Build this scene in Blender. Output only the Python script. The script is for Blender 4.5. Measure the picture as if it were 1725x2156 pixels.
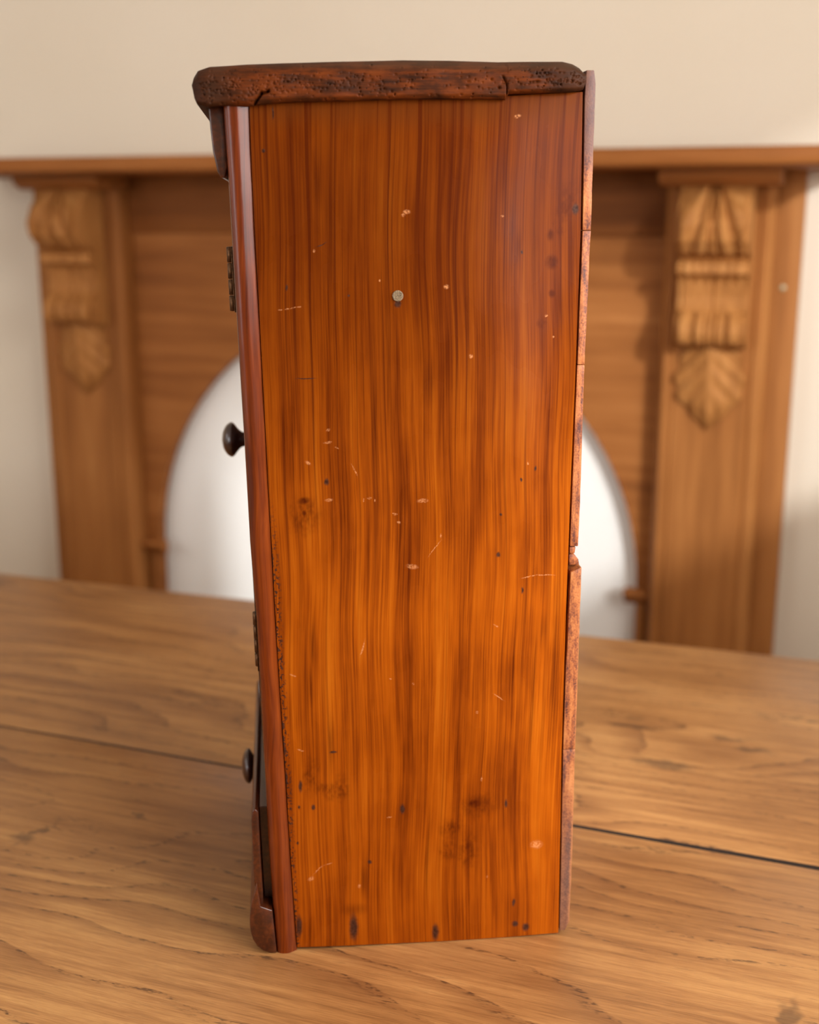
import bpy, bmesh, math, random
import numpy as np
from mathutils import Vector, noise as mnoise

for o in list(bpy.data.objects):
    bpy.data.objects.remove(o, do_unlink=True)
scene = bpy.context.scene
COL = scene.collection
R = math.radians

# ------------------------------------------------------------------ camera
# World: X along the chimney wall (right), Y towards that wall, Z up, floor at 0.
cam_d = bpy.data.cameras.new('camera')
cam = bpy.data.objects.new('camera', cam_d)
COL.objects.link(cam)
cam.location = (0.6808, -1.8806, 1.21)
cam.rotation_euler = (R(90 - 13.787), 0, R(19.9))
cam_d.sensor_fit = 'VERTICAL'
cam_d.sensor_height = 36.0
cam_d.sensor_width = 36.0
cam_d.lens = 2600 * 36.0 / 2156
cam_d.clip_start = 0.02
cam_d.dof.use_dof = True
cam_d.dof.focus_distance = 0.705
cam_d.dof.aperture_fstop = 5.2
scene.camera = cam

# ------------------------------------------------------------------ light
world = bpy.data.worlds.new('world')
scene.world = world
world.use_nodes = True
world.cycles.sampling_method = 'NONE'
bg = world.node_tree.nodes['Background']
bg.inputs[0].default_value = (0.80, 0.90, 1.0, 1)
bg.inputs[1].default_value = 0.9

def light(name, kind, loc, rot, energy, color, **kw):
    d = bpy.data.lights.new(name, kind)
    d.energy = energy
    d.color = color
    for k, v in kw.items():
        setattr(d, k, v)
    o = bpy.data.objects.new(name, d)
    COL.objects.link(o)
    o.location = loc
    o.rotation_euler = rot
    return o

# low daylight slanting in through the small window in the right wall
sd = Vector((-0.62, 0.80, -0.33)).normalized()
light('low_sun', 'SUN', (3, -2, 3), sd.to_track_quat('-Z', 'Y').to_euler(), 2.3, (0.90, 0.96, 1.0), angle=R(3.0))
# sky light at the low window in the thick right wall
light('window_daylight_right', 'AREA', (1.52, -1.62, 1.56), (0, R(90), 0), 34, (1.0, 0.965, 0.92), shape='RECTANGLE', size=0.76, size_y=1.3)
# sky light at the window in the left wall, and an added fill lamp behind and left of the camera
light('window_daylight_left', 'AREA', (-2.39, -2.6, 1.75), (0, R(-90), 0), 9, (1.0, 0.97, 0.93), shape='RECTANGLE', size=1.2, size_y=1.3)
light('window_daylight_front', 'AREA', (-1.25, -4.29, 1.45), (R(90), 0, 0), 32, (0.97, 0.97, 1.0), shape='RECTANGLE', size=1.5, size_y=1.3)  # added lamp, lifts the lower wall from the front
scene.cycles.adaptive_threshold = 0.08
scene.cycles.adaptive_min_samples = 24
scene.cycles.max_bounces = 5
scene.cycles.diffuse_bounces = 3
scene.cycles.glossy_bounces = 3
scene.cycles.caustics_reflective = False
scene.cycles.caustics_refractive = False

scene.view_settings.view_transform = 'Standard'
scene.view_settings.look = 'None'
scene.view_settings.gamma = 1.0
scene.view_settings.use_curve_mapping = False
scene.view_settings.exposure = 0.0

# ------------------------------------------------------------------ node helpers
def lin(r, g, b):
    def f(c):
        c /= 255.0
        return c / 12.92 if c <= 0.04045 else ((c + 0.055) / 1.055) ** 2.4
    return (f(r), f(g), f(b), 1.0)

class NT:
    def __init__(self, name):
        self.m = bpy.data.materials.new(name)
        self.m.use_nodes = True
        self.t = self.m.node_tree
        self.b = self.t.nodes['Principled BSDF']
    def n(self, typ, **kw):
        x = self.t.nodes.new(typ)
        for k, v in kw.items():
            setattr(x, k, v)
        return x
    def put(self, sock, v):
        if isinstance(v, bpy.types.NodeSocket):
            self.t.links.new(v, sock)
        elif v is not None:
            sock.default_value = v
    def math(self, op, a, b=None, c=None, clamp=False):
        x = self.n('ShaderNodeMath', operation=op, use_clamp=clamp)
        for i, v in enumerate((a, b, c)):
            self.put(x.inputs[i], v)
        return x.outputs[0]
    def vmath(self, op, a, b=None):
        x = self.n('ShaderNodeVectorMath', operation=op)
        self.put(x.inputs[0], a)
        self.put(x.inputs[1], b)
        return x.outputs['Value'] if op in ('LENGTH', 'DOT_PRODUCT', 'DISTANCE') else x.outputs[0]
    def coord(self):
        return self.n('ShaderNodeTexCoord').outputs['Object']
    def sep(self, v):
        x = self.n('ShaderNodeSeparateXYZ')
        self.put(x.inputs[0], v)
        return x.outputs
    def comb(self, x=0.0, y=0.0, z=0.0):
        c = self.n('ShaderNodeCombineXYZ')
        for i, v in enumerate((x, y, z)):
            self.put(c.inputs[i], v)
        return c.outputs[0]
    def noise(self, v, scale=1.0, detail=3.0, rough=0.55, dist=0.0, col=False):
        x = self.n('ShaderNodeTexNoise')
        self.put(x.inputs['Vector'], v)
        x.inputs['Scale'].default_value = scale
        x.inputs['Detail'].default_value = detail
        x.inputs['Roughness'].default_value = rough
        x.inputs['Distortion'].default_value = dist
        return x.outputs['Color' if col else 'Fac']
    def vor(self, v, scale=1.0, feature='F1'):
        x = self.n('ShaderNodeTexVoronoi', feature=feature)
        self.put(x.inputs['Vector'], v)
        x.inputs['Scale'].default_value = scale
        return x.outputs['Distance']
    def map(self, v, a, b, c=0.0, d=1.0, smooth=True):
        x = self.n('ShaderNodeMapRange', interpolation_type='SMOOTHSTEP' if smooth else 'LINEAR')
        for i, k in enumerate((v, a, b, c, d)):
            self.put(x.inputs[i], k)
        return x.outputs[0]
    def ramp(self, f, stops):
        x = self.n('ShaderNodeValToRGB')
        self.put(x.inputs[0], f)
        e = x.color_ramp.elements
        while len(e) < len(stops):
            e.new(0.5)
        for k, (p, c) in zip(e, stops):
            k.position = p
            k.color = c
        return x.outputs[0]
    def mix(self, f, a, b, mode='MIX'):
        x = self.n('ShaderNodeMix', data_type='RGBA', blend_type=mode)
        self.put(x.inputs[0], f)
        self.put(x.inputs[6], a)
        self.put(x.inputs[7], b)
        return x.outputs[2]
    def bump(self, h, strength=0.3, dist=0.001):
        x = self.n('ShaderNodeBump')
        x.inputs['Strength'].default_value = strength
        x.inputs['Distance'].default_value = dist
        self.put(x.inputs['Height'], h)
        self.t.links.new(x.outputs[0], self.b.inputs['Normal'])
    def set(self, **kw):
        for k, v in kw.items():
            self.put(self.b.inputs[k.replace('_', ' ')], v)
        return self.m

def scaled(N, v, sx, sy, sz):
    return N.vmath('MULTIPLY', v, (sx, sy, sz))

# ------------------------------------------------------------------ materials
def mat_plain(name, c, rough=0.5, metal=0.0, var=0.12, nscale=60, coat=0.0):
    N = NT(name)
    v = N.coord()
    k = N.noise(v, nscale, 4)
    dark = tuple(x * (1 - var * 2) for x in c[:3]) + (1,)
    lite = tuple(min(1, x * (1 + var)) for x in c[:3]) + (1,)
    N.bump(k, 0.08, 0.0005)
    return N.set(Base_Color=N.ramp(k, [(0.3, dark), (0.7, lite)]), Roughness=rough, Metallic=metal, Coat_Weight=coat, Coat_Roughness=0.2)

def mat_wood(name, dark, mid, lite, axis='z', freq=160.0, along=5.0, rough=0.45, coat=0.0, bump=0.15, blotch=14.0, spec=0.4):
    """Straight-grained timber, the grain running along one local axis."""
    N = NT(name)
    v = N.coord()
    s = {'x': (along, freq, freq), 'y': (freq, along, freq), 'z': (freq, freq, along)}[axis]
    vv = N.vmath('ADD', v, scaled(N, N.noise(v, 9.0, 1, col=True), 0.012, 0.012, 0.012))
    g1 = N.noise(scaled(N, vv, *s), 1.0, 2, 0.6)
    g2 = N.noise(scaled(N, vv, *[k * 0.22 for k in s]), 1.0, 1, 0.6)
    bl = N.noise(v, blotch, 2)
    t = N.math('ADD', N.math('MULTIPLY', g1, 0.45), N.math('ADD', N.math('MULTIPLY', g2, 0.35), N.math('MULTIPLY', bl, 0.2)))
    col = N.ramp(t, [(0.33, dark), (0.5, mid), (0.66, lite)])
    if bump:
        N.bump(g1, bump, 0.0006)
    return N.set(Base_Color=col, Roughness=rough, Coat_Weight=coat, Coat_Roughness=0.22, Specular_IOR_Level=spec)

# --- blemish helper: soft-edged ellipses (x, z, rx, rz, tilt) in the local XZ plane
def blobs(N, vec, lst, edge=1.15, core=0.35):
    acc = None
    for (x, z, rx, rz, a) in lst:
        src = vec
        if a:
            r = N.n('ShaderNodeVectorRotate', rotation_type='Y_AXIS')
            N.put(r.inputs['Vector'], vec)
            r.inputs['Center'].default_value = (x, 0, z)
            r.inputs['Angle'].default_value = R(-a)
            src = r.outputs[0]
        k = N.n('ShaderNodeVectorMath', operation='MULTIPLY_ADD')
        N.put(k.inputs[0], src)
        k.inputs[1].default_value = (1 / rx, 0, 1 / rz)
        k.inputs[2].default_value = (-x / rx, 0, -z / rz)
        d = N.vmath('LENGTH', k.outputs[0])
        acc = d if acc is None else N.math('MINIMUM', acc, d)
    return N.map(acc, edge, core)

# blemishes of the cupboard's near side: x along the depth, z up, radii, tilt
DARK = [(0.014,0.28,0.00918,0.0112,0),(0.0141,0.2884,0.00432,0.00252,-10),(0.014,0.2812,0.00189,0.00224,0),(0.1151,0.0946,0.006,0.00384,0),(0.1166,0.0935,0.0144,0.00768,-10),(0.1011,0.0783,0.00754,0.00704,0),(0.111,0.0632,0.0066,0.01386,0),(0.0991,0.0639,0.006,0.00726,0),(0.1621,0.4525,0.00624,0.013,10),(0.1571,0.4398,0.00324,0.00624,0),(0.1532,0.436,0.00243,0.00338,0),(0.1542,0.4213,0.00405,0.00416,0),(0.1549,0.4041,0.00216,0.00234,0),(0.1491,0.3878,0.00243,0.00286,0),(0.0149,0.1178,0.00464,0.01302,10),(0.0248,0.1079,0.00986,0.00496,30),(0.0334,0.109,0.00464,0.0093,0),(0.0806,0.4196,0.0013,0.0676,0),(0.0792,0.4425,0.00208,0.0182,0),(0.0848,0.3566,0.0039,0.01458,0),(0.1332,0.4398,0.00156,0.03,0),(0.1463,0.4475,0.00182,0.052,0),(0.0634,0.3834,0.00135,0.078,0),(0.0551,0.3355,0.00162,0.0594,0),(0.1005,0.404,0.00135,0.078,0),(0.1216,0.4194,0.00162,0.0572,0),(0.0325,0.435,0.0026,0.0625,0),(0.0259,0.4649,0.00325,0.0175,0),(0.1272,0.4726,0.00243,0.0175,0),(0.1374,0.4296,0.00208,0.0104,0),(0.1668,0.4295,0.0027,0.0234,0),(0.1615,0.1894,0.00348,0.06,0),(0.1493,0.1532,0.0015,0.0558,0),(0.0473,0.0474,0.0036,0.0128,0),(0.0873,0.0613,0.00174,0.0352,0),(0.018,0.2039,0.0027,0.0174,0),(0.0161,0.1773,0.00224,0.018,0),(0.0282,0.1403,0.00224,0.018,0),(0.1539,0.2047,0.00232,0.012,0),(0.0398,0.0266,0.0087,0.00462,0),(0.1072,0.3987,0.00135,0.052,0),(0.1597,0.3983,0.0027,0.0156,0)]
GREY = [(0.0396,0.014,0.0033,0.01122,0),(0.0911,0.0072,0.0027,0.00714,0),(0.0057,0.0172,0.00232,0.00924,0),(0.1489,0.007,0.0027,0.0034,0),(0.0704,0.0932,0.0018,0.00384,0),(0.1347,0.0935,0.0012,0.0032,0),(0.016,0.0974,0.00145,0.00224,0),(-0.0033,0.4799,0.00125,0.00144,0),(0.1271,0.2533,0.00145,0.00203,0),(0.1479,0.3045,0.00084,0.00168,0),(0.1397,0.298,0.00084,0.00145,0),(0.1418,0.231,0.00084,0.0024,0),(0.0273,0.2994,0.00162,0.00243,0),(0.0022,0.4992,0.0005,0.00384,0),(0.0169,0.3584,0.00676,0.00038,0),(0.0266,0.4312,0.004,0.00035,-25),(0.0073,0.4082,0.00075,0.00182,0),(0.0286,0.1329,0.00261,0.00093,0),(0.1421,0.0098,0.0024,0.00238,0),(0.1408,0.025,0.00124,0.0033,0),(0.0501,0.0587,0.00145,0.00165,0),(0.0085,0.1119,0.00145,0.00434,0),(0.0074,0.0979,0.00087,0.0016,0),(0.006,0.0741,0.00087,0.00124,0),(0.1667,0.45,0.00216,0.0035,0),(0.1374,0.427,0.00081,0.00125,0),(0.0682,0.399,0.00234,0.00234,0),(-0.0003,0.1356,0.00084,0.00372,0),(0.0001,0.117,0.00087,0.0062,0),(0.0412,0.4036,0.00078,0.00078,0),(0.1281,0.2776,0.00112,0.00112,0)]
PALE = [(0.0034,0.3964,0.00156,0.00052,-8),(0.007,0.3969,0.00156,0.00052,-8),(0.0106,0.3974,0.00208,0.00052,-8),(0.0138,0.3979,0.0013,0.00052,-8),(0.0732,0.4485,0.00234,0.00125,0),(0.0714,0.447,0.0013,0.00125,0),(0.0822,0.287,0.00364,0.0014,0),(0.0762,0.2476,0.00392,0.00174,10),(0.0285,0.2886,0.0027,0.00112,0),(0.0284,0.3219,0.00297,0.00081,0),(0.0335,0.3188,0.00135,0.00054,20),(0.017,0.3104,0.00216,0.00108,40),(0.0469,0.1984,0.00056,0.006,15),(0.0139,0.0495,0.0024,0.0016,-20),(0.0181,0.0551,0.00464,0.00048,-45),(0.024,0.0586,0.00348,0.00048,-15),(0.1265,0.2093,0.00224,0.0006,35),(0.1287,0.164,0.00464,0.00047,35),(0.1458,0.2393,0.0058,0.00044,-12),(0.1558,0.2399,0.00638,0.00044,3),(0.0893,0.2581,0.00728,0.00036,-52),(0.0931,0.2657,0.00056,0.0014,0),(0.0433,0.3057,0.00054,0.00448,-25),(0.1332,0.4985,0.00234,0.001,-8),(0.0483,0.2881,0.00054,0.00112,0),(0.0516,0.2891,0.00162,0.00084,0),(0.0548,0.2877,0.00056,0.00084,0),(0.0435,0.0425,0.00116,0.00165,0),(0.1236,0.0441,0.0009,0.00099,0),(0.1158,0.1547,0.00087,0.00124,0),(0.0056,0.1831,0.00252,0.00075,25),(0.009,0.1351,0.00232,0.00062,15),(0.0226,0.4277,0.00078,0.001,0),(0.0952,0.4084,0.00182,0.00156,0),(0.0583,0.412,0.00052,0.00078,0),(0.1259,0.4462,0.00104,0.00075,0),(0.1094,0.3696,0.00135,0.0013,0),(0.0666,0.2792,0.00135,0.00084,0),(0.0685,0.2744,0.00135,0.00087,0),(0.0655,0.2801,0.00081,0.00056,0),(0.0286,0.3292,0.00156,0.00081,-30),(0.1434,0.3077,0.00056,0.0014,0),(0.1517,0.3918,0.00108,0.00081,0),(0.1561,0.3798,0.00084,0.00081,0),(0.0768,0.1747,0.00087,0.0009,0),(0.1545,0.0645,0.0042,0.0032,0),(0.0632,0.1783,0.00084,0.0006,0),(0.0623,0.0885,0.00174,0.00064,-10),(0.1193,0.1109,0.0006,0.00192,0)]

def mat_side_panel():
    N = NT('varnished_pine_side')
    v = N.coord()
    x, y, z = N.sep(v)
    wob = N.math('MULTIPLY', N.math('SUBTRACT', N.noise(scaled(N, v, 16, 0, 6), 1.0, 1), 0.5), 0.011)
    xx = N.math('ADD', x, wob)
    fine = N.noise(N.comb(N.math('MULTIPLY', xx, 900), 0.0, N.math('MULTIPLY', z, 14)), 1.0, 3, 0.65)
    mid = N.noise(N.comb(N.math('MULTIPLY', xx, 230), 3.0, N.math('MULTIPLY', z, 4.0)), 1.0, 3, 0.6)
    wide = N.noise(N.comb(N.math('MULTIPLY', xx, 60), 7.0, N.math('MULTIPLY', z, 5)), 1.0, 2, 0.5)
    blot = N.noise(scaled(N, v, 22, 0, 12), 1.0, 3, 0.6)
    t = N.math('MULTIPLY', fine, 0.30)
    t = N.math('MULTIPLY_ADD', mid, 0.24, t)
    t = N.math('MULTIPLY_ADD', wide, 0.26, t)
    t = N.math('MULTIPLY_ADD', blot, 0.20, t)
    col = N.ramp(t, [(0.38, lin(90, 32, 4)), (0.46, lin(136, 60, 8)), (0.53, lin(166, 79, 10)), (0.62, lin(187, 99, 18))])
    # rough, patchy edges for the blemishes
    jit = N.vmath('SUBTRACT', N.noise(v, 240, 2, 0.6, col=True), (0.5, 0.5, 0.5))
    wv = N.vmath('ADD', v, scaled(N, jit, 0.006, 0, 0.006))
    wv2 = N.vmath('ADD', v, scaled(N, jit, 0.0016, 0, 0.0016))
    # stains and knots, then resin streaks
    soft = N.map(N.noise(scaled(N, v, 260, 0, 130), 1, 2, 0.65), 0.32, 0.68, 0.15, 1.0)
    dk = N.math('MULTIPLY', blobs(N, wv, [DARK[k] for k in (0, 4, 5, 6, 7, 8, 9, 13, 14, 15, 16)], 1.5, 0.0), N.math('MULTIPLY', soft, 0.75))
    dk = N.math('MAXIMUM', dk, N.math('MULTIPLY', blobs(N, wv2, [DARK[k] for k in (1, 2, 3, 10, 11, 12)], 1.3, 0.3), N.math('MULTIPLY_ADD', soft, 0.4, 0.55)))
    sk = N.math('MULTIPLY', blobs(N, N.comb(xx, 0.0, z), DARK[17:], 1.4, 0.0), N.map(fine, 0.3, 0.65, 0.75, 0.30))
    col = N.mix(N.math('MAXIMUM', dk, sk), col, lin(70, 20, 5))
    # wear and painted shadow under the top board; resin streaks in upper half
    band = N.math('MULTIPLY', N.map(N.math('ADD', z, N.math('MULTIPLY', blot, 0.012)), 0.494, 0.508), 0.5)
    col = N.mix(band, col, lin(132, 76, 30))
    streak = N.map(N.noise(N.comb(N.math('MULTIPLY', xx, 420), 11.0, N.math('MULTIPLY', z, 3.2)), 1.0, 2, 0.5), 0.53, 0.68)
    streak = N.math('MULTIPLY', streak, N.map(z, 0.20, 0.42, 0.30, 0.85))
    col = N.mix(streak, col, lin(88, 30, 7))
    up = N.map(z, 0.20, 0.46, 0.0, 0.70)  # mixes the side darker towards the top
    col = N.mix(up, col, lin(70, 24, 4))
    gr = blobs(N, wv2, GREY)
    # grime collected in the joint against the front stile
    joint = N.math('SUBTRACT', x, N.math('MULTIPLY_ADD', z, -0.0285, 0.0042))
    grime = N.math('MULTIPLY', N.map(joint, 0.0034, 0.0002), N.map(N.noise(v, 520, 1), 0.52, 0.60))
    grime = N.math('MULTIPLY', grime, N.map(z, 0.30, 0.24))
    gr = N.math('MAXIMUM', gr, grime)
    col = N.mix(N.math('MULTIPLY', gr, 0.92), col, N.mix(N.noise(v, 700, 0), lin(16, 8, 5), lin(84, 56, 46)))
    pl = N.math('MULTIPLY', blobs(N, wv2, PALE), N.map(N.noise(v, 800, 1), 0.35, 0.6, 0.10, 0.6))
    col = N.mix(pl, col, lin(222, 150, 96))
    h = N.noise(scaled(N, v, 60, 0, 40), 1, 1)
    N.bump(h, 0.35, 0.0006)
    ro = N.map(blot, 0.3, 0.7, 0.24, 0.34)
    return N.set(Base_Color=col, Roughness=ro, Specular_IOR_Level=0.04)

def mat_worm():
    N = NT('worm_eaten_dark_wood')
    v = N.coord()
    b = N.noise(scaled(N, v, 60, 60, 160), 1, 4, 0.65)
    g = N.noise(scaled(N, v, 30, 30, 700), 1, 3)
    t = N.math('ADD', N.math('MULTIPLY', b, 0.65), N.math('MULTIPLY', g, 0.35))
    col = N.ramp(t, [(0.34, lin(36, 18, 9)), (0.46, lin(64, 30, 11)), (0.55, lin(88, 39, 11)), (0.68, lin(110, 52, 16))])
    x, y, z = N.sep(v)
    ends = N.map(N.math('ADD', x, N.math('MULTIPLY', b, 0.02)), 0.158, 0.172)
    ends = N.math('MAXIMUM', ends, N.map(N.math('SUBTRACT', x, N.math('MULTIPLY', b, 0.03)), -0.03, -0.042))
    col = N.mix(N.math('MULTIPLY', ends, 0.7), col, lin(50, 30, 18))
    top = N.map(N.math('ADD', z, N.math('MULTIPLY', b, 0.006)), 0.5225, 0.5275)
    col = N.mix(N.math('MULTIPLY', top, 0.6), col, lin(66, 48, 34))
    pit = N.math('MULTIPLY', N.map(N.vor(v, 420), 0.20, 0.10), N.map(N.noise(v, 90, 2), 0.55, 0.62))
    col = N.mix(N.math('MULTIPLY', pit, 0.8), col, lin(16, 8, 5))
    N.bump(N.math('SUBTRACT', N.math('MULTIPLY', g, 0.4), pit), 0.3, 0.0005)
    return N.set(Base_Color=col, Roughness=0.5, Specular_IOR_Level=0.08)

def mat_end_grain():
    N = NT('worn_back_board')
    v = N.coord()
    b = N.noise(scaled(N, v, 220, 220, 45), 1, 4, 0.65)
    f = N.noise(v, 900, 3, 0.6)
    col = N.ramp(N.math('ADD', N.math('MULTIPLY', b, 0.7), N.math('MULTIPLY', f, 0.3)),
                 [(0.38, lin(84, 38, 28)), (0.46, lin(138, 72, 36)), (0.53, lin(172, 98, 48)), (0.64, lin(192, 122, 66))])
    x, y, z = N.sep(v)
    w = N.math('MULTIPLY', N.map(N.math('ADD', z, N.math('MULTIPLY', b, 0.08)), 0.20, 0.06), 0.75)
    col = N.mix(w, col, N.mix(f, lin(66, 44, 38), lin(128, 94, 78)))
    edge = N.map(N.math('ADD', x, N.math('MULTIPLY', f, 0.002)), 0.1765, 0.1785)
    col = N.mix(N.math('MULTIPLY', edge, 0.5), col, lin(196, 128, 74))
    tp = N.map(N.math('ADD', z, N.math('MULTIPLY', b, 0.03)), 0.478, 0.50)
    col = N.mix(N.math('MULTIPLY', tp, 0.8), col, lin(84, 58, 56))
    N.bump(f, 0.3, 0.0005)
    return N.set(Base_Color=col, Roughness=0.55)

def mat_table():
    N = NT('waxed_elm')
    v = N.coord()
    x, y, z = N.sep(v)
    w1 = N.noise(scaled(N, v, 2.6, 7.5, 1), 1, 2, 0.5)
    w2 = N.noise(scaled(N, v, 9, 30, 1), 1, 1, 0.5)
    h = N.math('MULTIPLY', y, 30)
    h = N.math('MULTIPLY_ADD', w1, 7.0, h)
    h = N.math('MULTIPLY_ADD', w2, 0.9, h)
    h = N.math('MULTIPLY_ADD', x, 1.6, h)
    # figure swirling round the knots
    for (kx, ky, a, r) in ((0.129, -1.202, 2.0, 0.05), (0.192, -1.14, 1.2, 0.035), (4.553, 1.088, 2.2, 0.05), (4.629, 1.151, 1.8, 0.055), (4.31, 1.07, 1.2, 0.05)):
        d = N.vmath('LENGTH', N.vmath('MULTIPLY', N.vmath('SUBTRACT', v, (kx, ky, 0)), (0.5 / r, 1 / r, 0)))
        h = N.math('MULTIPLY_ADD', N.map(d, 1.6, 0.0), a, h)
    fr = N.math('FRACT', h)
    ring = N.math('MULTIPLY', N.map(fr, 0.30, 0.93), N.map(fr, 1.0, 0.95))
    pores = N.noise(scaled(N, v, 45, 1100, 1), 1, 2, 0.6)
    long_ = N.noise(scaled(N, v, 6, 160, 1), 1, 2, 0.6)
    blot = N.noise(scaled(N, v, 5, 11, 1), 1, 3, 0.55)
    t = N.math('MULTIPLY', blot, 0.38)
    t = N.math('MULTIPLY_ADD', long_, 0.32, t)
    t = N.math('MULTIPLY_ADD', pores, 0.30, t)
    col = N.ramp(t, [(0.38, lin(138, 92, 52)), (0.5, lin(172, 120, 70)), (0.62, lin(200, 147, 89))])
    rk = N.math('MULTIPLY', ring, N.map(N.noise(scaled(N, v, 4, 12, 1), 1, 0), 0.36, 0.66, 0.03, 0.5))
    col = N.mix(rk, col, lin(124, 78, 44))
    line = N.math('MULTIPLY', N.map(fr, 0.80, 0.95), N.map(fr, 1.0, 0.965))
    dash = N.math('MULTIPLY', line, N.map(N.noise(scaled(N, v, 110, 420, 1), 1, 2, 0.7), 0.48, 0.64))
    col = N.mix(N.math('MULTIPLY', dash, 0.75), col, lin(64, 42, 28))
    pk = N.map(pores, 0.60, 0.72)
    col = N.mix(N.math('MULTIPLY', pk, 0.5), col, lin(96, 60, 34))
    wv = N.vmath('ADD', v, scaled(N, N.vmath('SUBTRACT', N.noise(v, 60, 2, 0.6, col=True), (0.5, 0.5, 0.5)), 0.03, 0.02, 0))
    kk = None
    for (kx, ky, rx, ry) in ((0.129, -1.202, 0.015, 0.009), (0.135, -1.190, 0.004, 0.012), (0.192, -1.141, 0.0065, 0.0042), (4.553, 1.086, 0.030, 0.009), (4.625, 1.14, 0.02, 0.007), (4.605, 1.155, 0.02, 0.006), (4.52, 1.154, 0.03, 0.006), (0.675, -1.232, 0.006, 0.03), (4.20, 1.082, 0.014, 0.008)):
        d = N.vmath('LENGTH', N.vmath('MULTIPLY', N.vmath('SUBTRACT', wv, (kx, ky, 0)), (1 / rx, 1 / ry, 0)))
        e = N.map(d, 1.2, 0.3)
        kk = e if kk is None else N.math('MAXIMUM', kk, e)
    col = N.mix(N.math('MULTIPLY', kk, 0.6), col, lin(72, 52, 38))
    N.bump(pores, 0.08, 0.0004)
    return N.set(Base_Color=col, Roughness=N.map(blot, 0.3, 0.7, 0.36, 0.48), Specular_IOR_Level=0.45)

def mat_wall():
    N = NT('cream_wall_paint')
    v = N.coord()
    k = N.noise(v, 2.2, 2)
    return N.set(Base_Color=N.ramp(k, [(0.3, lin(228, 213, 191)), (0.7, lin(232, 218, 198))]), Roughness=0.75)

M = {}
M['side'] = mat_side_panel()
M['worm'] = mat_worm()
M['back'] = mat_end_grain()
M['table'] = mat_table()
M['wall'] = mat_wall()
M['stile'] = mat_wood('varnished_stile', lin(72, 25, 6), lin(106, 42, 9), lin(134, 60, 15), 'z', 500, 9, 0.26, 0.18, 0.2, 30, 0.2)
M['front'] = mat_wood('dark_varnished_front', lin(44, 18, 8), lin(72, 31, 12), lin(100, 46, 17), 'y', 420, 12, 0.32, 0.4, 0.2, 40)
M['inside'] = mat_wood('raw_inside_pine', lin(92, 56, 30), lin(120, 76, 42), lin(146, 98, 58), 'z', 260, 6, 0.6)
M['knob'] = mat_plain('dark_turned_knob', lin(58, 27, 18), 0.25, 0.0, 0.25, 160, 0.5)
M['brass'] = mat_plain('tarnished_brass', lin(92, 62, 38), 0.42, 0.85, 0.3, 500)
M['iron'] = mat_plain('old_nail_iron', lin(158, 134, 104), 0.5, 0.2, 0.4, 1800)
M['screw'] = mat_plain('pale_screw', lin(196, 186, 150), 0.4, 0.4, 0.1, 300)
M['pine'] = mat_wood('waxed_mantel_pine', lin(130, 78, 36), lin(158, 99, 49), lin(176, 116, 62), 'z', 60, 3, 0.6, 0.0, 0.0, 5, 0.14)
M['pine_x'] = mat_wood('waxed_mantel_pine_long', lin(128, 74, 33), lin(154, 94, 45), lin(172, 110, 58), 'x', 60, 3, 0.6, 0.0, 0.0, 5, 0.14)
M['frieze'] = mat_wood('dark_frieze_pine', lin(104, 58, 24), lin(128, 74, 33), lin(146, 88, 42), 'x', 60, 3, 0.6, 0.0, 0.0, 5, 0.14)  # darker pine colour carries the shade under the shelf
M['carved'] = mat_wood('carved_pine', lin(140, 88, 42), lin(170, 112, 58), lin(190, 132, 74), 'z', 90, 8, 0.6, 0.0, 0.0, 12, 0.16)
M['leg'] = mat_wood('table_leg_elm', lin(130, 80, 42), lin(160, 104, 56), lin(182, 124, 70), 'z', 120, 4)
M['floor'] = mat_wood('floor_oak', lin(96, 62, 36), lin(132, 88, 52), lin(158, 110, 68), 'x', 60, 2, 0.5, bump=0.0)
M['grime'] = mat_plain('joint_grime', lin(38, 24, 15), 0.9, 0, 0.2, 200)  # grime and the shade inside the plank gap
M['board'] = mat_plain('white_board_paint', lin(246, 241, 234), 0.8, 0, 0.01, 8)
M['white'] = mat_plain('white_gloss_paint', lin(232, 228, 220), 0.4, 0, 0.02, 20)

# ------------------------------------------------------------------ mesh helpers
def link(name, me, mat, parent=None, smooth=False, loc=None):
    o = bpy.data.objects.new(name, me)
    COL.objects.link(o)
    if mat is not None and not me.materials:
        me.materials.append(mat)
    if smooth:
        me.polygons.foreach_set('use_smooth', [True] * len(me.polygons))
    if parent is not None:
        o.parent = parent
    if loc is not None:
        o.location = loc
    return o

def mesh(name, verts, faces):
    me = bpy.data.meshes.new(name)
    me.from_pydata([tuple(map(float, p)) for p in verts], [], faces)
    bm = bmesh.new(); bm.from_mesh(me)
    bmesh.ops.recalc_face_normals(bm, faces=bm.faces)
    bm.to_mesh(me); bm.free()
    return me

def bevel_mesh(me, w, seg=2):
    bm = bmesh.new(); bm.from_mesh(me)
    ed = [e for e in bm.edges if len(e.link_faces) == 2 and e.calc_face_angle(0) > 0.5]
    bmesh.ops.bevel(bm, geom=ed, offset=w, segments=seg, profile=0.5, affect='EDGES', clamp_overlap=True)
    bm.to_mesh(me); bm.free()
    return me

def prism(name, prof, axis, a, b, bev=0.0, seg=2):
    """Closed profile extruded from a to b. axis 'y': profile (x,z); 'x': (y,z); 'z': (x,y)."""
    def P(p, t):
        return {'y': (p[0], t, p[1]), 'x': (t, p[0], p[1]), 'z': (p[0], p[1], t)}[axis]
    n = len(prof)
    V = [P(p, a) for p in prof] + [P(p, b) for p in prof]
    F = [tuple(range(n)), tuple(range(2 * n - 1, n - 1, -1))]
    F += [(i, (i + 1) % n, n + (i + 1) % n, n + i) for i in range(n)]
    me = mesh(name, V, F)
    if bev:
        bevel_mesh(me, bev, seg)
    return me

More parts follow.
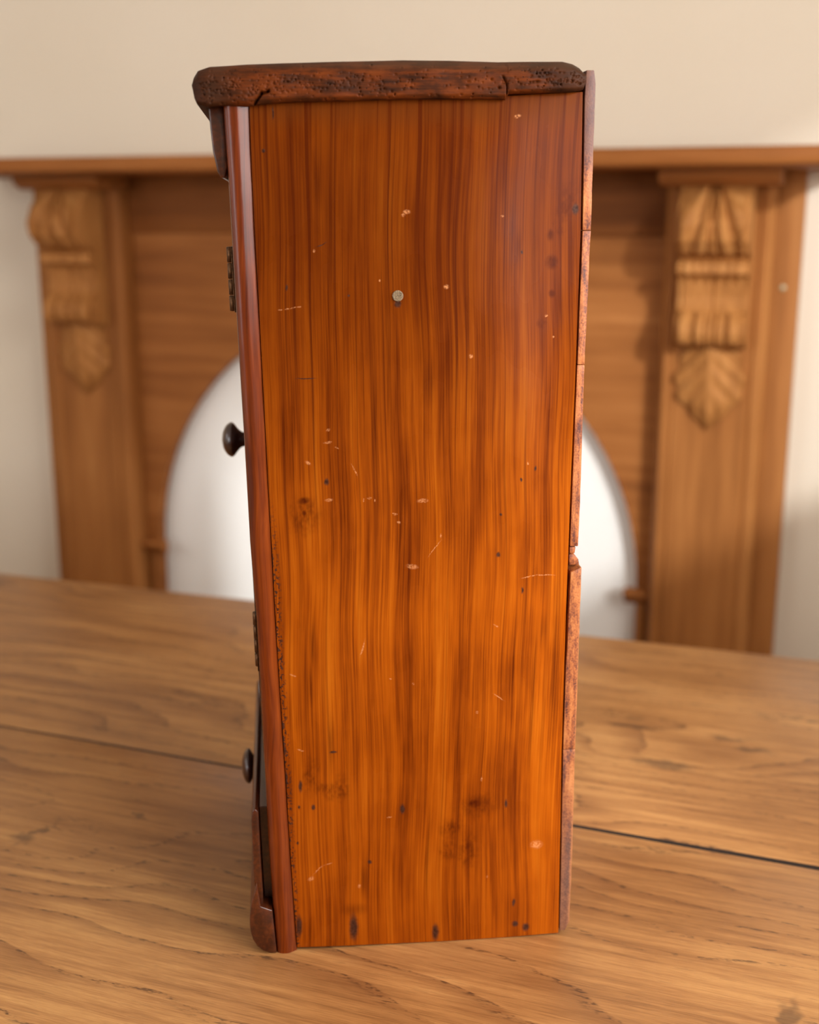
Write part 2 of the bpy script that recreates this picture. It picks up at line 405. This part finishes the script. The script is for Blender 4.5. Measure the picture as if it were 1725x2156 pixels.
def box(name, x0, x1, y0, y1, z0, z1, bev=0.0, seg=2):
    return prism(name, [(x0, y0), (x1, y0), (x1, y1), (x0, y1)], 'z', z0, z1, bev, seg)

def lathe(name, prof, seg=36, axis='x'):
    """(along, radius) pairs turned round a local axis."""
    V, F = [], []
    for (t, r) in prof:
        for k in range(seg):
            a = 2 * math.pi * k / seg
            c, s = r * math.cos(a), r * math.sin(a)
            V.append((t, c, s) if axis == 'x' else (c, s, t))
    for i in range(len(prof) - 1):
        for k in range(seg):
            k2 = (k + 1) % seg
            F.append((i * seg + k, i * seg + k2, (i + 1) * seg + k2, (i + 1) * seg + k))
    F.append(tuple(range(seg - 1, -1, -1)))
    F.append(tuple((len(prof) - 1) * seg + k for k in range(seg)))
    return mesh(name, V, F)

def auto_smooth(o, ang=40):
    me = o.data
    me.polygons.foreach_set('use_smooth', [True] * len(me.polygons))
    bm = bmesh.new(); bm.from_mesh(me)
    for e in bm.edges:
        e.smooth = not (len(e.link_faces) == 2 and e.calc_face_angle(0) > R(ang))
    bm.to_mesh(me); bm.free()
    return o

def thing(name, loc, rz, label, cat):
    e = bpy.data.objects.new(name, None)
    COL.objects.link(e)
    e.empty_display_size = 0.05
    e.location = loc
    e.rotation_euler = (0, 0, rz)
    e['label'] = label
    e['category'] = cat
    return e

def struct(name, me, mat, label=None, parent=None):
    o = link(name, me, mat, parent)
    o['kind'] = 'structure'
    if label:
        o['label'] = label
    return o

def interp(pts, x):
    return float(np.interp(x, [p[0] for p in pts], [p[1] for p in pts]))

# ------------------------------------------------------------------ the room
XL, XR, YB, YF, ZC = -2.3, 1.4, -4.2, 0.09, 2.45
struct('floor', box('floor', XL - .1, XR + .45, YB - .1, YF + .1, -0.05, 0.0), M['floor'], 'brown wooden floor under the table')
struct('ceiling', box('ceiling', XL - .1, XR + .45, YB - .1, YF + .1, ZC, ZC + .05), M['white'], 'white ceiling above the frame')
struct('wall_back', box('wall_back', XL - .1, XR + .1, YF, YF + .1, 0, ZC), M['wall'], 'cream painted wall behind the wooden mantelpiece')

def wall_with_holes(name, a0, a1, holes, label, across='y'):
    """A wall pierced by window openings (lo, hi, z0, z1), sorted along its length."""
    bm = bmesh.new()
    def add(u0, u1, z0, z1):
        if u1 - u0 < 1e-4 or z1 - z0 < 1e-4:
            return
        me = box('t', a0, a1, u0, u1, z0, z1) if across == 'y' else box('t', u0, u1, a0, a1, z0, z1)
        bm.from_mesh(me)
        bpy.data.meshes.remove(me)
    u, end = (YB, YF) if across == 'y' else (XL - .1, XR + .45)
    for (h0, h1, z0, z1) in holes:
        add(u, h0, 0, ZC)
        add(h0, h1, 0, z0)
        add(h0, h1, z1, ZC)
        u = h1
    add(u, end, 0, ZC)
    me = bpy.data.meshes.new(name)
    bm.to_mesh(me); bm.free()
    return struct(name, me, M['wall'], label)

RH = [(-2.95, -0.25, 1.16, 2.00)]
LH = [(-3.2, -1.8, 1.1, 2.38)]
FH = [(-2.05, -0.45, 0.78, 2.12)]  # unseen opening added for the front fill lamp
wall_with_holes('wall_right', XR, XR + .45, RH, 'cream painted wall with a window to the right of the frame')
wall_with_holes('wall_left', XL - .1, XL, LH, 'cream painted wall with a window to the left of the frame')
wall_with_holes('wall_front', YB - .1, YB, FH, 'cream painted wall with a window behind the camera', 'x')
w3 = struct('window_3', box('sill', FH[0][0] - .04, FH[0][1] + .04, YB - .1, YB + .04, FH[0][2] - .03, FH[0][2], .004), M['white'], 'white painted window sill and frame behind the camera')  # window_3 is added trim for the fill lamp opening
for nm, (u0, u1, z0, z1) in (('jamb', (-2.05, -2.01, .78, 2.12)), ('jamb', (-.49, -.45, .78, 2.12)), ('head', (-2.01, -.49, 2.08, 2.12))):
    link(nm, box(nm, u0, u1, YB - .06, YB - .02, z0, z1, .003), M['white'], w3)
for i, (side, h) in enumerate([('r', RH[0]), ('l', LH[0])]):
    y0, y1, z0, z1 = h
    x0 = XR + .40 if side == 'r' else XL - .06
    root = struct('window_%d' % (i + 1), box('sill', XR - .04 if side == 'r' else XL - .1, XR + .45 if side == 'r' else XL + .04, y0 - .04, y1 + .04, z0 - .03, z0, 0.004), M['white'], 'white painted window sill and frame')
    for nm, b_ in (('jamb', (y0, y0 + .04, z0, z1)), ('jamb', (y1 - .04, y1, z0, z1)), ('head', (y0 + .04, y1 - .04, z1 - .04, z1))):
        link(nm, box(nm, x0, x0 + .04, *b_, 0.003), M['white'], root)
for side, x0, x1, y0, y1 in (('back_left', XL, -0.74, YF - .018, YF), ('back_right', 0.605, XR, YF - .018, YF)):
    struct('baseboard_' + side, box('bb', x0, x1, y0, y1, 0, .14, .004), M['white'], 'white painted baseboard along the back wall')

# ------------------------------------------------------------------ the table
TZ = 0.76
table = thing('elm_table', (0, 0, 0), 0, 'long honey-brown elm plank table carrying the tall cupboard', 'table')
TX0, TX1 = -1.15, 1.08
def plank(far, near, off):
    """far / near: (y at x=0, slope) of the two long edges; off: where in the timber's figure it was sawn."""
    xs = np.linspace(TX0, TX1, 24)
    prof = [(x + off[0], far[0] + far[1] * x + off[1]) for x in xs] + [(x + off[0], near[0] + near[1] * x + off[1]) for x in xs[::-1]]
    o = link('plank', prism('plank', prof, 'z', TZ - .03, TZ, .0012, 2), M['table'], table, False, (-off[0], -off[1], 0))
    return auto_smooth(o, 50)
plank((-0.632, 0.0275), (-1.0347, -0.0106), (4.0, 2.0))
plank((-1.0380, -0.0152), (-1.475, 0.0), (0.0, 0.0))
jd = link('joint_grime', prism('joint_grime', [(x, -1.0347 - .0106 * x + .0006) for x in (TX0 + .3, TX1)] + [(x, -1.0380 - .0152 * x - .0006) for x in (TX1, TX0 + .3)], 'z', TZ - .012, TZ - .0009), M['grime'], table)  # dark strip stands for grime and the shade inside the gap
jd['label'] = 'dark grime packed in the joint between the planks'
link('apron', box('apron', TX0 + .12, TX1 - .12, -.72, -.695, TZ - .15, TZ - .03, .003), M['leg'], table)
link('apron', box('apron', TX0 + .12, TX1 - .12, -1.42, -1.395, TZ - .15, TZ - .03, .003), M['leg'], table)
link('apron', box('apron', TX0 + .10, TX0 + .125, -1.40, -.715, TZ - .15, TZ - .03, .003), M['leg'], table)
link('apron', box('apron', TX1 - .125, TX1 - .10, -1.40, -.715, TZ - .15, TZ - .03, .003), M['leg'], table)
leg_me = lathe('leg', [(0, .022), (.02, .026), (.10, .030), (.14, .024), (.16, .034), (.18, .024), (.42, .036), (.54, .038), (.56, .030), (.58, .042), (.60, .042), (.61, .04), (.728, .04)], 28, 'z')
leg_me.materials.append(M['leg'])
for lx in (TX0 + .12, TX1 - .12):
    for ly in (-.715, -1.40):
        link('leg', leg_me, None, table, True, (lx, ly, 0))

# ------------------------------------------------------------------ the cupboard
CW = 0.22
cup = thing('wall_cupboard', (0.37838, -1.26344, TZ), R(25.963),
            'tall narrow varnished pine cupboard seen from its side on the table', 'cupboard')
STL = [(-0.0001, -.0088), (.0672, -.0115), (.1263, -.0127), (.174, -.0136), (.2197, -.0147), (.2626, -.0170), (.3247, -.0185), (.3842, -.0203), (.4301, -.0215), (.4696, -.0225), (.5021, -.0238)]
STR = [(.0007, .0042), (.0664, .0015), (.1257, -.0005), (.1735, -.0022), (.2193, -.0038), (.2623, -.0048), (.3245, -.0064), (.3841, -.0078), (.4301, -.0091), (.4697, -.0099), (.5029, -.0102)]
def ff(z):
    return interp(STL, z)
def fr_(z):
    return interp(STR, z)

# side boards, near one carries the visible wear
def side_board(y0, y1):
    left = [(fr_(z) - (0.004 if y0 > .05 else 0.0), z) for z in np.linspace(0.0022, .5, 16)]
    top = [(-.0102, .5032), (.03, .506), (.09, .5085), (.126, .5090), (.1686, .5115)]
    right = [(.1689, .511), (.1702, .4385), (.1699, .3641), (.1692, .3001), (.1690, .2543), (.1687, .2132), (.1688, .1616), (.1688, .1273), (.1697, .0564), (.1704, .0012)]
    bottom = [(.14, .0004), (.10, .0002), (.07, .0007), (.03, .0014)]
    me = prism('side_panel', left + top + right + bottom, 'y', y0, y1)
    bm = bmesh.new(); bm.from_mesh(me)
    ed = [e for e in bm.edges if len(e.link_faces) == 2 and abs(e.verts[0].co.y - e.verts[1].co.y) < 1e-6]
    bmesh.ops.bevel(bm, geom=ed, offset=.0006, segments=2, profile=.5, affect='EDGES')
    bm.to_mesh(me); bm.free()
    return auto_smooth(link('side_panel', me, M['side'], cup), 30)
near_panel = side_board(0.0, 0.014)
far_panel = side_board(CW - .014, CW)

# front stiles with a worn bullnose edge
def stile(sign):
    # (fraction across the edge, proud of the side board)
    prof = [(0.0, -.034), (0.0, -.004), (.02, -.0014), (.08, .0004), (.18, .0014), (.32, .0020), (.48, .0021), (.60, .0018), (.70, .0012), (.80, .0004), (.88, -.0004), (.97, -.0010), (1.0, -.004), (1.0, -.034)]
    zs = np.linspace(0.0, .5025, 60)
    V, F = [], []
    n = len(prof)
    rng = random.Random(4)
    for z in zs:
        a, b = ff(z), fr_(max(z, .0007)) + .0001
        wear = mnoise.noise(Vector((z * 38, 2.0, 0))) * .0004
        for (t, p) in prof:
            y = -p - (wear if p > -.002 else 0)
            if sign < 0:
                y = CW - y
            zz = z
            if z > .5:
                zz = .5025 + (b - a) * 0
            V.append((a + (b - a) * t, y, zz))
    for i in range(len(zs) - 1):
        for k in range(n):
            k2 = (k + 1) % n
            F.append((i * n + k, i * n + k2, (i + 1) * n + k2, (i + 1) * n + k))
    F.append(tuple(range(n)))
    F.append(tuple((len(zs) - 1) * n + k for k in range(n)))
    return auto_smooth(link('stile', mesh('stile', V, F), M['stile'], cup), 45)
stile(1)
stile(-1)

def front_rail(name, z0, z1, y0=.034, y1=CW - .034, out=0.0, th=.012, bev=.001, mat='front'):
    prof = [(ff(z0) - out, z0), (ff(z1) - out, z1), (ff(z1) + th, z1), (ff(z0) + th, z0)]
    return auto_smooth(link(name, prism(name, prof, 'y', y0, y1, bev), M[mat], cup), 40)
front_rail('top_rail', .466, .5015)
front_rail('middle_rail', .096, .110)
front_rail('bottom_rail', .002, .028)
link('shelf_board', box('shelf_board', -.004, .167, .014, CW - .014, .30, .31), M['inside'], cup)
link('drawer_board', box('drawer_board', .002, .167, .014, CW - .014, .096, .104), M['inside'], cup)
link('base_board', box('base_board', .006, .1685, .014, CW - .014, .004, .014), M['inside'], cup)

# the thick worm-eaten top board
UP = [(-.0395, .5132), (-.0388, .5167), (-.0363, .52), (-.0301, .5219), (-.0106, .5233), (.009, .5242), (.0386, .5253), (.0709, .5263), (.096, .5264), (.1213, .526), (.1392, .5264), (.1571, .5266), (.1628, .5255), (.167, .5237), (.1698, .5213)]
LO = [(-.0395, .512), (-.0385, .5062), (-.0372, .5032), (-.0329, .5018), (-.0235, .5026), (-.0113, .5022), (-.0051, .5032), (.0085, .5045), (.0333, .5052), (.0709, .5065), (.1089, .507), (.1263, .5069), (.1272, .5096), (.1473, .5103), (.1627, .5111), (.1684, .5121), (.1698, .5153)]
rng = random.Random(11)
NX, NZ = 640, 64
xs = np.linspace(-.0395, .1698, NX)
up = np.interp(xs, [p[0] for p in UP], [p[1] for p in UP])
lo = np.interp(xs, [p[0] for p in LO], [p[1] for p in LO])
tt = np.linspace(0, 1, NZ)
X = np.repeat(xs[:, None], NZ, 1)
Z = lo[:, None] + (up - lo)[:, None] * tt[None, :]
rim_t = np.clip((tt - .62) / .38, 0, 1) ** 2.2 * .0065 + np.clip((.14 - tt) / .14, 0, 1) ** 2 * .0022
rim_x = np.clip((-.030 - xs) / .0095, 0, 1) ** 2.2 * .005 + np.clip((xs - .158) / .0118, 0, 1) ** 2.2 * .0035
Y = -.0062 + rim_t[None, :] + rim_x[:, None]
wav = np.array([[mnoise.noise(Vector((x * 70, t * 2.2, 1.3))) for t in tt[::4]] for x in xs[::8]])
wav = np.repeat(np.repeat(wav, 8, 0), 4, 1)[:NX, :NZ]
for ax in (0, 1):
    for _ in range(10):
        wav = (np.roll(wav, 1, ax) + wav + np.roll(wav, -1, ax)) / 3
Y = Y + wav * .0009
clusters = [(-.036, -.005, 150), (-.005, .012, 60), (.012, .04, 70), (.04, .062, 60), (.062, .1, 40), (.1, .126, 36), (.126, .142, 26), (.142, .169, 90)]
for (a, b, n) in clusters:
    for _ in range(n):
        px = rng.uniform(a, b)
        k = int(np.clip(np.searchsorted(xs, px), 0, NX - 1))
        pt = min(.96, max(.04, rng.gauss(.42, .2)))
        pz = lo[k] + (up[k] - lo[k]) * pt
        r = rng.uniform(.00025, .00055)
        dep = rng.uniform(.0002, .0009) * (2 if rng.random() < .08 else 1)
        el = rng.uniform(.8, 1.6)
        i0, i1 = max(0, k - 14), min(NX, k + 15)
        d2 = ((X[i0:i1] - px) / (r * el)) ** 2 + ((Z[i0:i1] - pz) / r) ** 2
        Y[i0:i1] += dep * np.exp(-d2)
# split in the front end and the raised crease near the back
for (x0, z0, x1, z1, dep, r) in ((-.0075, .5030, -.0035, .5085, .0035, .0006), (-.0035, .5085, .0005, .5095, .0022, .0005), (.1262, .5070, .1262, .5140, .0020, .0004), (.1240, .5180, .1262, .5140, .0010, .0005)):
    for q in np.linspace(0, 1, 14):
        px, pz = x0 + (x1 - x0) * q, z0 + (z1 - z0) * q
        Y += dep * .5 * np.exp(-(((X - px) / r) ** 2 + ((Z - pz) / (r * 1.3)) ** 2))
V = np.stack([X, Y, Z], -1).reshape(-1, 3).tolist()
F = [(i * NZ + j, (i + 1) * NZ + j, (i + 1) * NZ + j + 1, i * NZ + j + 1) for i in range(NX - 1) for j in range(NZ - 1)]
# body behind the carved end: follows the same outline to the far end
loop = [i * NZ for i in range(NX)] + [(NX - 1) * NZ + j for j in range(1, NZ)] + [i * NZ + NZ - 1 for i in range(NX - 2, -1, -1)] + [j for j in range(NZ - 2, 0, -1)]
base = len(V)
for k in loop:
    V.append((V[k][0], CW + .006, V[k][2]))
m = len(loop)
for a in range(m):
    b = (a + 1) % m
    F.append((loop[b], loop[a], base + a, base + b))
F.append(tuple(base + a for a in range(m)))
auto_smooth(link('top_board', mesh('top_board', V, F), M['worm'], cup), 60)

# shaped valance hanging under the front of the top board
VAL = [(-.0316, .5026), (-.0312, .4918), (-.0302, .4796), (-.0283, .4698), (-.0264, .4661), (-.0240, .4665), (-.0226, .472), (-.0236, .5026)]
auto_smooth(link('valance', prism('valance', VAL, 'y', .006, CW - .006, .0008), M['front'], cup), 50)

# boarded back
BR = [(.0026, .1745), (.0092, .1774), (.056, .1777), (.1269, .1772), (.1612, .1773), (.2129, .1773), (.2471, .1773), (.2513, .1740), (.2577, .1750), (.30, .1752), (.364, .1750), (.4385, .1759), (.4852, .1758), (.5190, .1758), (.5225, .1748)]
BL = [(.0021, .1709), (.0564, .1704), (.1273, .1694), (.1616, .1694), (.2131, .1696), (.2427, .1701), (.2543, .1697), (.3001, .1700), (.3641, .1705), (.4385, .1710), (.511, .1697), (.5225, .1702)]
cuts = [(.0026, .1274), (.1277, .2440), (.2448, .2514), (.2524, .2562), (.2568, .3638), (.3641, .4383), (.4386, .5225)]
for i, (z0, z1) in enumerate(cuts):
    zs = np.linspace(z0, z1, max(3, int((z1 - z0) / .006)))
    dx = [0, 0, -.0008, -.0012, 0, 0, 0][i]
    L_ = [(interp(BL, z) + .0003, z) for z in zs]
    R_ = [(interp(BR, z) + dx + mnoise.noise(Vector((z * 90, i, 0))) * .0003, z) for z in zs]
    if i == 1:   # the top edge of this board slants up to the back
        L_ = [(x + .0005 * (z > .19), z - .003 * (z > .243)) for x, z in L_]
    y0 = [.0006, .0003, .0030, .0014, .0008, .0004, .0002][i]
    o = link('back_board', prism('back_board', L_ + R_[::-1], 'y', y0, CW - .0005, .0004, 2), M['back'], cup)
    auto_smooth(o, 40)

# door: frame, panel, two butt hinges and a turned knob
D0, D1, DY0, DY1 = .112, .464, .036, CW - .036
def slab(name, z0, z1, y0, y1, o0, o1, mat, parent, bev=.001):
    prof = [(ff(z0) - o0, z0), (ff(z1) - o0, z1), (ff(z1) + o1, z1), (ff(z0) + o1, z0)]
    return auto_smooth(link(name, prism(name, prof, 'y', y0, y1, bev), M[mat], parent), 40)
door = slab('door', D0, D1, DY0, DY0 + .026, .0012, .012, 'front', cup)
slab('door_stile', D0, D1, DY1 - .026, DY1, .0012, .012, 'front', door)
slab('door_rail', D1 - .03, D1, DY0 + .026, DY1 - .026, .0012, .012, 'front', door)
slab('door_rail', D0, D0 + .03, DY0 + .026, DY1 - .026, .0012, .012, 'front', door)
slab('door_panel', D0 + .03, D1 - .03, DY0 + .026, DY1 - .026, -.004, .009, 'front', door)
def hinge(zc, length, out):
    x = ff(zc) - out
    tilt = math.atan2(ff(zc + .03) - ff(zc - .03), .06)
    h = link('hinge', box('hinge_leaf', -.0004, .0006, -.009, .011, -length / 2, length / 2, .0002), M['brass'], door, False, (ff(zc) - .0014, .036, zc))
    h['label'] = 'dark tarnished butt hinge'
    h.rotation_euler = (0, tilt, 0)
    n = 4
    for k in range(n):
        a, b = -length / 2 + length * k / n + .0002, -length / 2 + length * (k + 1) / n - .0002
        kn = link('knuckle', lathe('knuckle', [(a, .0017), (a + .0003, .0021), (b - .0003, .0021), (b, .0017)], 20, 'z'), M['brass'], h, True, (-out + .0021 + .0014, 0, 0))
hinge(.4112, .0365, .0046)
hinge(.1938, .0355, .0034)
KN = [(0.0, .0010), (.0006, .0052), (.0018, .0082), (.0036, .0106), (.0058, .0121), (.0074, .0120), (.0088, .0108), (.0104, .0086), (.0120, .0066), (.0138, .0053), (.0160, .0049), (.0215, .0049)]
k1 = link('knob', lathe('knob', KN, 40, 'x'), M['knob'], door, True, (-.0386, .170, .2938))
k1['label'] = 'small dark turned wooden door knob'

# bottom drawer with an applied front, its knob, and the base moulding
DRW = [(-.0190, .0967), (-.0208, .0955), (-.0217, .0890), (-.0214, .048), (-.0200, .031), (-.0158, .031), (-.0166, .062), (-.0172, .0945)]
drawer = auto_smooth(link('drawer', prism('drawer', DRW, 'y', .003, CW - .003, .0007, 3), M['front'], cup), 60)
link('drawer_front', prism('drawer_front', [(-.0156, .031), (-.0171, .0935), (-.0110, .0935), (-.0085, .031)], 'y', .012, CW - .012, .0006), M['front'], drawer)
link('drawer_side', box('drawer_side', -.010, .15, .038, .046, .03, .088), M['inside'], drawer)
link('drawer_side', box('drawer_side', -.010, .15, CW - .046, CW - .038, .03, .088), M['inside'], drawer)
k2 = link('knob', lathe('knob', [(t * .72, r * 1.02) for t, r in KN], 40, 'x'), M['knob'], drawer, True, (-.0308, .118, .0712))
k2['label'] = 'small dark turned wooden drawer knob'
BASE = [(-.0195, .0485), (-.0208, .0440), (-.0220, .0400), (-.0232, .0350), (-.0240, .0300), (-.0245, .0251), (-.0246, .0205), (-.0241, .0155), (-.0229, .0105), (-.0205, .0060), (-.0170, .0025), (-.0125, .0005), (-.0085, .0003), (-.0105, .030), (-.0175, .033)]
auto_smooth(link('base_moulding', prism('base_moulding', BASE, 'y', -.0015, CW + .0015, .0006, 2), M['front'], cup), 60)

# nail with a hatched head in the near side
nh = lathe('nail_head', [(0.0002, .0002), (-.0001, .0016), (-.0002, .0026), (.0004, .0031), (.0012, .0031)], 16, 'x')
nail = link('nail_head', nh, M['iron'], near_panel, False, (.0682, -.0006, .4034))
nail.rotation_euler = (0, 0, R(90))
nail['label'] = 'hatched grey iron nail head'
for k in range(-2, 3):
    hw = math.sqrt(.0028 ** 2 - (k * .0010) ** 2)
    link('nail_ridge', box('nail_ridge', -.00045, .0001, -hw, hw, k * .0010 - .00025, k * .0010 + .00025), M['iron'], nail)
    link('nail_ridge', box('nail_ridge', -.00045, .0001, k * .0010 - .00025, k * .0010 + .00025, -hw, hw), M['iron'], nail)

# ------------------------------------------------------------------ the mantelpiece
MC = -0.0675      # its centre line
mant = thing('mantelpiece', (MC, 0, 0), 0, 'carved pine fireplace surround with arched opening against the cream wall', 'mantelpiece')
def mpart(name, me, mat='pine', parent=None, smooth=40):
    return auto_smooth(link(name, me, M[mat], parent or mant), smooth)
HW = .6225        # half width to the outer pilaster edge
shelf_prof = [(-.147, 1.267), (-.150, 1.273), (-.150, 1.285), (-.147, 1.2905), (.089, 1.2905), (.089, 1.265), (-.141, 1.265)]
mpart('shelf', prism('shelf', shelf_prof, 'x', -.775, .722, .002), 'pine_x')
cap_prof = [(-.070, 1.266), (-.070, 1.256), (-.066, 1.250), (-.058, 1.246), (-.052, 1.242), (.03, 1.242), (.03, 1.266)]
ARC, ARZ = .442, .61
def arch_panel():
    top, half = 1.262, .50
    xs = sorted(set([-half, half] + [-ARC * math.cos(math.pi * k / 64) for k in range(65)]))
    def zlow(x):
        return ARZ + math.sqrt(max(0, ARC ** 2 - x * x))
    V, F = [], []
    y0, y1 = .045, .066
    outline = [(-half, 0), (-ARC, 0)] + [(-ARC * math.cos(math.pi * k / 64), ARZ + ARC * math.sin(math.pi * k / 64)) for k in range(65)] + [(ARC, 0), (half, 0), (half, top), (-half, top)]
    n = len(outline)
    V = [(x, y0, z) for x, z in outline] + [(x, y1, z) for x, z in outline]
    for s, rev in ((0, False), (n, True)):
        fs = []
        fs.append((s + 0, s + 1, s + 2, s + n - 1))                 # left leg up to the springing
        for k in range(2, 2 + 32):
            fs.append((s + k, s + k + 1, s + n - 1))
        fs.append((s + 34, s + n - 2, s + n - 1))
        for k in range(34, 66):
            fs.append((s + k, s + k + 1, s + n - 2))
        fs.append((s + 66, s + 67, s + 68, s + n - 2))
        F += [f[::-1] for f in fs] if rev else fs
    F += [(i, (i + 1) % n, n + (i + 1) % n, n + i) for i in range(n)]
    return mesh('arched_panel', V, F)
mpart('arched_panel', arch_panel(), 'pine_x', smooth=20)
bo = mpart('opening_board', box('opening_board', -.47, .47, .076, .0885, 0, 1.12), 'board')  # white board added to raise the brightness inside the arch
bo['label'] = 'flat white painted board closing the arched opening'
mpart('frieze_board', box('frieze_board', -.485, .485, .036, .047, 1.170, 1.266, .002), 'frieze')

def corbel_mesh():
    zt, zb, hw = 1.242, 1.012, .050
    prof = [(0, .052), (.06, .064), (.14, .080), (.24, .088), (.33, .085), (.40, .068), (.435, .046), (.455, .042), (.47, .053), (.53, .053), (.55, .040), (.60, .034), (.68, .031), (.75, .036), (.79, .046), (.84, .056), (.90, .059), (.95, .055), (.985, .042), (1.0, .028)]
    NS, NT_ = 72, 130
    V, F = [], []
    for i in range(NT_ + 1):
        t = i / NT_
        p0 = interp(prof, t)
        z = zt + (zb - zt) * t
        for j in range(NS + 1):
            s = -1 + 2 * j / NS
            x = s * hw
            p = p0
            a = abs(s)
            if a > .84:
                p -= .011 if t < .44 or t > .77 else .004         # flat margin beside the carving
            elif t < .435:                                         # acanthus leaf spreading from the top
                ang = math.atan2(s * .9, t + .10)
                p += .0055 * math.cos(ang * 11.0) - .004 * (a ** 2)
                p -= .010 * math.exp(-((s / .05) ** 2)) * (1 if t > .2 else .4)
                if t > .30:
                    p -= .013 * (t - .30) / .135 * (1 - min(1, abs(a - .42) / .42))* .5
            elif t < .55:
                p += .0012 * math.cos(s * 26)
            elif t < .77:
                p -= .003 * math.exp(-((s / .03) ** 2))
                if t < .60:
                    p -= .004 * (0.5 + .5 * math.cos(s * 22))
            else:                                                  # fluted lower scroll
                for c, w_, d in ((-.46, .05, .011), (.46, .05, .011), (-.17, .035, .005), (.17, .035, .005), (0, .03, .004)):
                    p -= d * math.exp(-(((s - c) / w_) ** 2))
            V.append((x, -max(.002, p), z))
    W1 = NS + 1
    F = [(i * W1 + j, i * W1 + j + 1, (i + 1) * W1 + j + 1, (i + 1) * W1 + j) for i in range(NT_) for j in range(NS)]
    loop = list(range(W1)) + [i * W1 + NS for i in range(1, NT_ + 1)] + [NT_ * W1 + j for j in range(NS - 1, -1, -1)] + [i * W1 for i in range(NT_ - 1, 0, -1)]
    b0 = len(V)
    for k in loop:
        V.append((V[k][0], .001, V[k][2]))
    m_ = len(loop)
    F += [(loop[a], loop[(a + 1) % m_], b0 + (a + 1) % m_, b0 + a) for a in range(m_)]
    F.append(tuple(b0 + a for a in range(m_)))
    return mesh('corbel', V, F)
def leaf_mesh():
    zt, zb = 1.013, .888
    NT_, NS = 90, 48
    wid = [(0, .036), (.08, .040), (.2, .046), (.42, .052), (.55, .050), (.66, .043), (.8, .027), (.92, .011), (1, .0008)]
    V = []
    for i in range(NT_ + 1):
        t = i / NT_
        w = interp(wid, t) * (1 - .07 * (0.5 + .5 * math.cos(t * 2 * math.pi * 4.0)) * (1 if t < .9 else 0))
        for j in range(NS + 1):
            s = -1 + 2 * j / NS
            a = abs(s)
            p = .007 + .026 * (1 - a) ** .9 * (1 - t * .5)
            lobe = math.cos((t - a * .38) * 2 * math.pi * 4.0)
            p += .0030 * lobe * min(1, a * 2.2) * (1 - t * .4)
            p *= 1 - .55 * max(0, t - .75) / .25
            V.append((s * w, -max(.003, p), zt + (zb - zt) * t))
    W1 = NS + 1
    F = [(i * W1 + j, i * W1 + j + 1, (i + 1) * W1 + j + 1, (i + 1) * W1 + j) for i in range(NT_) for j in range(NS)]
    loop = list(range(W1)) + [i * W1 + NS for i in range(1, NT_ + 1)] + [NT_ * W1 + j for j in range(NS - 1, -1, -1)] + [i * W1 for i in range(NT_ - 1, 0, -1)]
    b0 = len(V)
    V += [(V[k][0], .001, V[k][2]) for k in loop]
    m_ = len(loop)
    F += [(loop[a], loop[(a + 1) % m_], b0 + (a + 1) % m_, b0 + a) for a in range(m_)]
    return mesh('leaf_drop', V, F)
corb_me, leaf_me = corbel_mesh(), leaf_mesh()
for s in (-1, 1):
    cx = s * .545
    pil_prof = [(cx - .0775, .05), (cx - .0775, .010), (cx - .070, .0), (cx - .060, .0), (cx - .058, .003), (cx - .055, .003), (cx - .053, 0), (cx + .053, 0), (cx + .055, .003), (cx + .058, .003), (cx + .060, .0), (cx + .070, .0), (cx + .0775, .010), (cx + .0775, .05)]
    pil = mpart('pilaster', prism('pilaster', pil_prof, 'z', .14, 1.243), 'pine', smooth=20)
    o = link('carved_corbel', corb_me, M['carved'], pil, True, (cx, 0, 0))
    o['label'] = 'corbel carved with acanthus leaf and fluted scroll'
    auto_smooth(o, 50)
    l = link('leaf_drop', leaf_me, M['carved'], pil, True, (cx, 0, 0))
    l['label'] = 'carved pointed leaf below the corbel'
    mpart('plinth_block', box('plinth_block', cx - .088, cx + .088, -.012, .05, 0, .14, .004), 'pine')
    mpart('pilaster_cap', prism('pilaster_cap', cap_prof, 'x', cx - .0835 + .003, cx + .0835 + .003, .0015), 'pine_x')
    e0, e1 = (.592, .660) if s > 0 else (-.660, -.592)
    mpart('backing_board', box('backing_board', e0, e1, .032, .089, 0, 1.266, .0015), 'pine')
    # impost and bead below the springing of the arch
    i0, i1 = sorted((s * .425, s * .470))
    mpart('impost_block', prism('impost_block', [(.020, .612), (.020, .606), (.028, .600), (.034, .590), (.046, .590), (.046, .614), (.024, .614)], 'x', i0, i1, .001), 'pine_x')
    j0, j1 = sorted((s * .446, s * .458))
    mpart('jamb_bead', box('jamb_bead', j0, j1, .036, .046, 0, .590, .003), 'pine')
scr = lathe('screw_head', [(-.002, .0005), (-.0019, .003), (-.0005, .0042), (.0005, .0042)], 18, 'x')
so = link('screw_head', scr, M['screw'], mant, True, (.638, .0315, 1.098))
so.rotation_euler = (0, 0, R(90))
so['label'] = 'small pale screw head beside the pilaster'
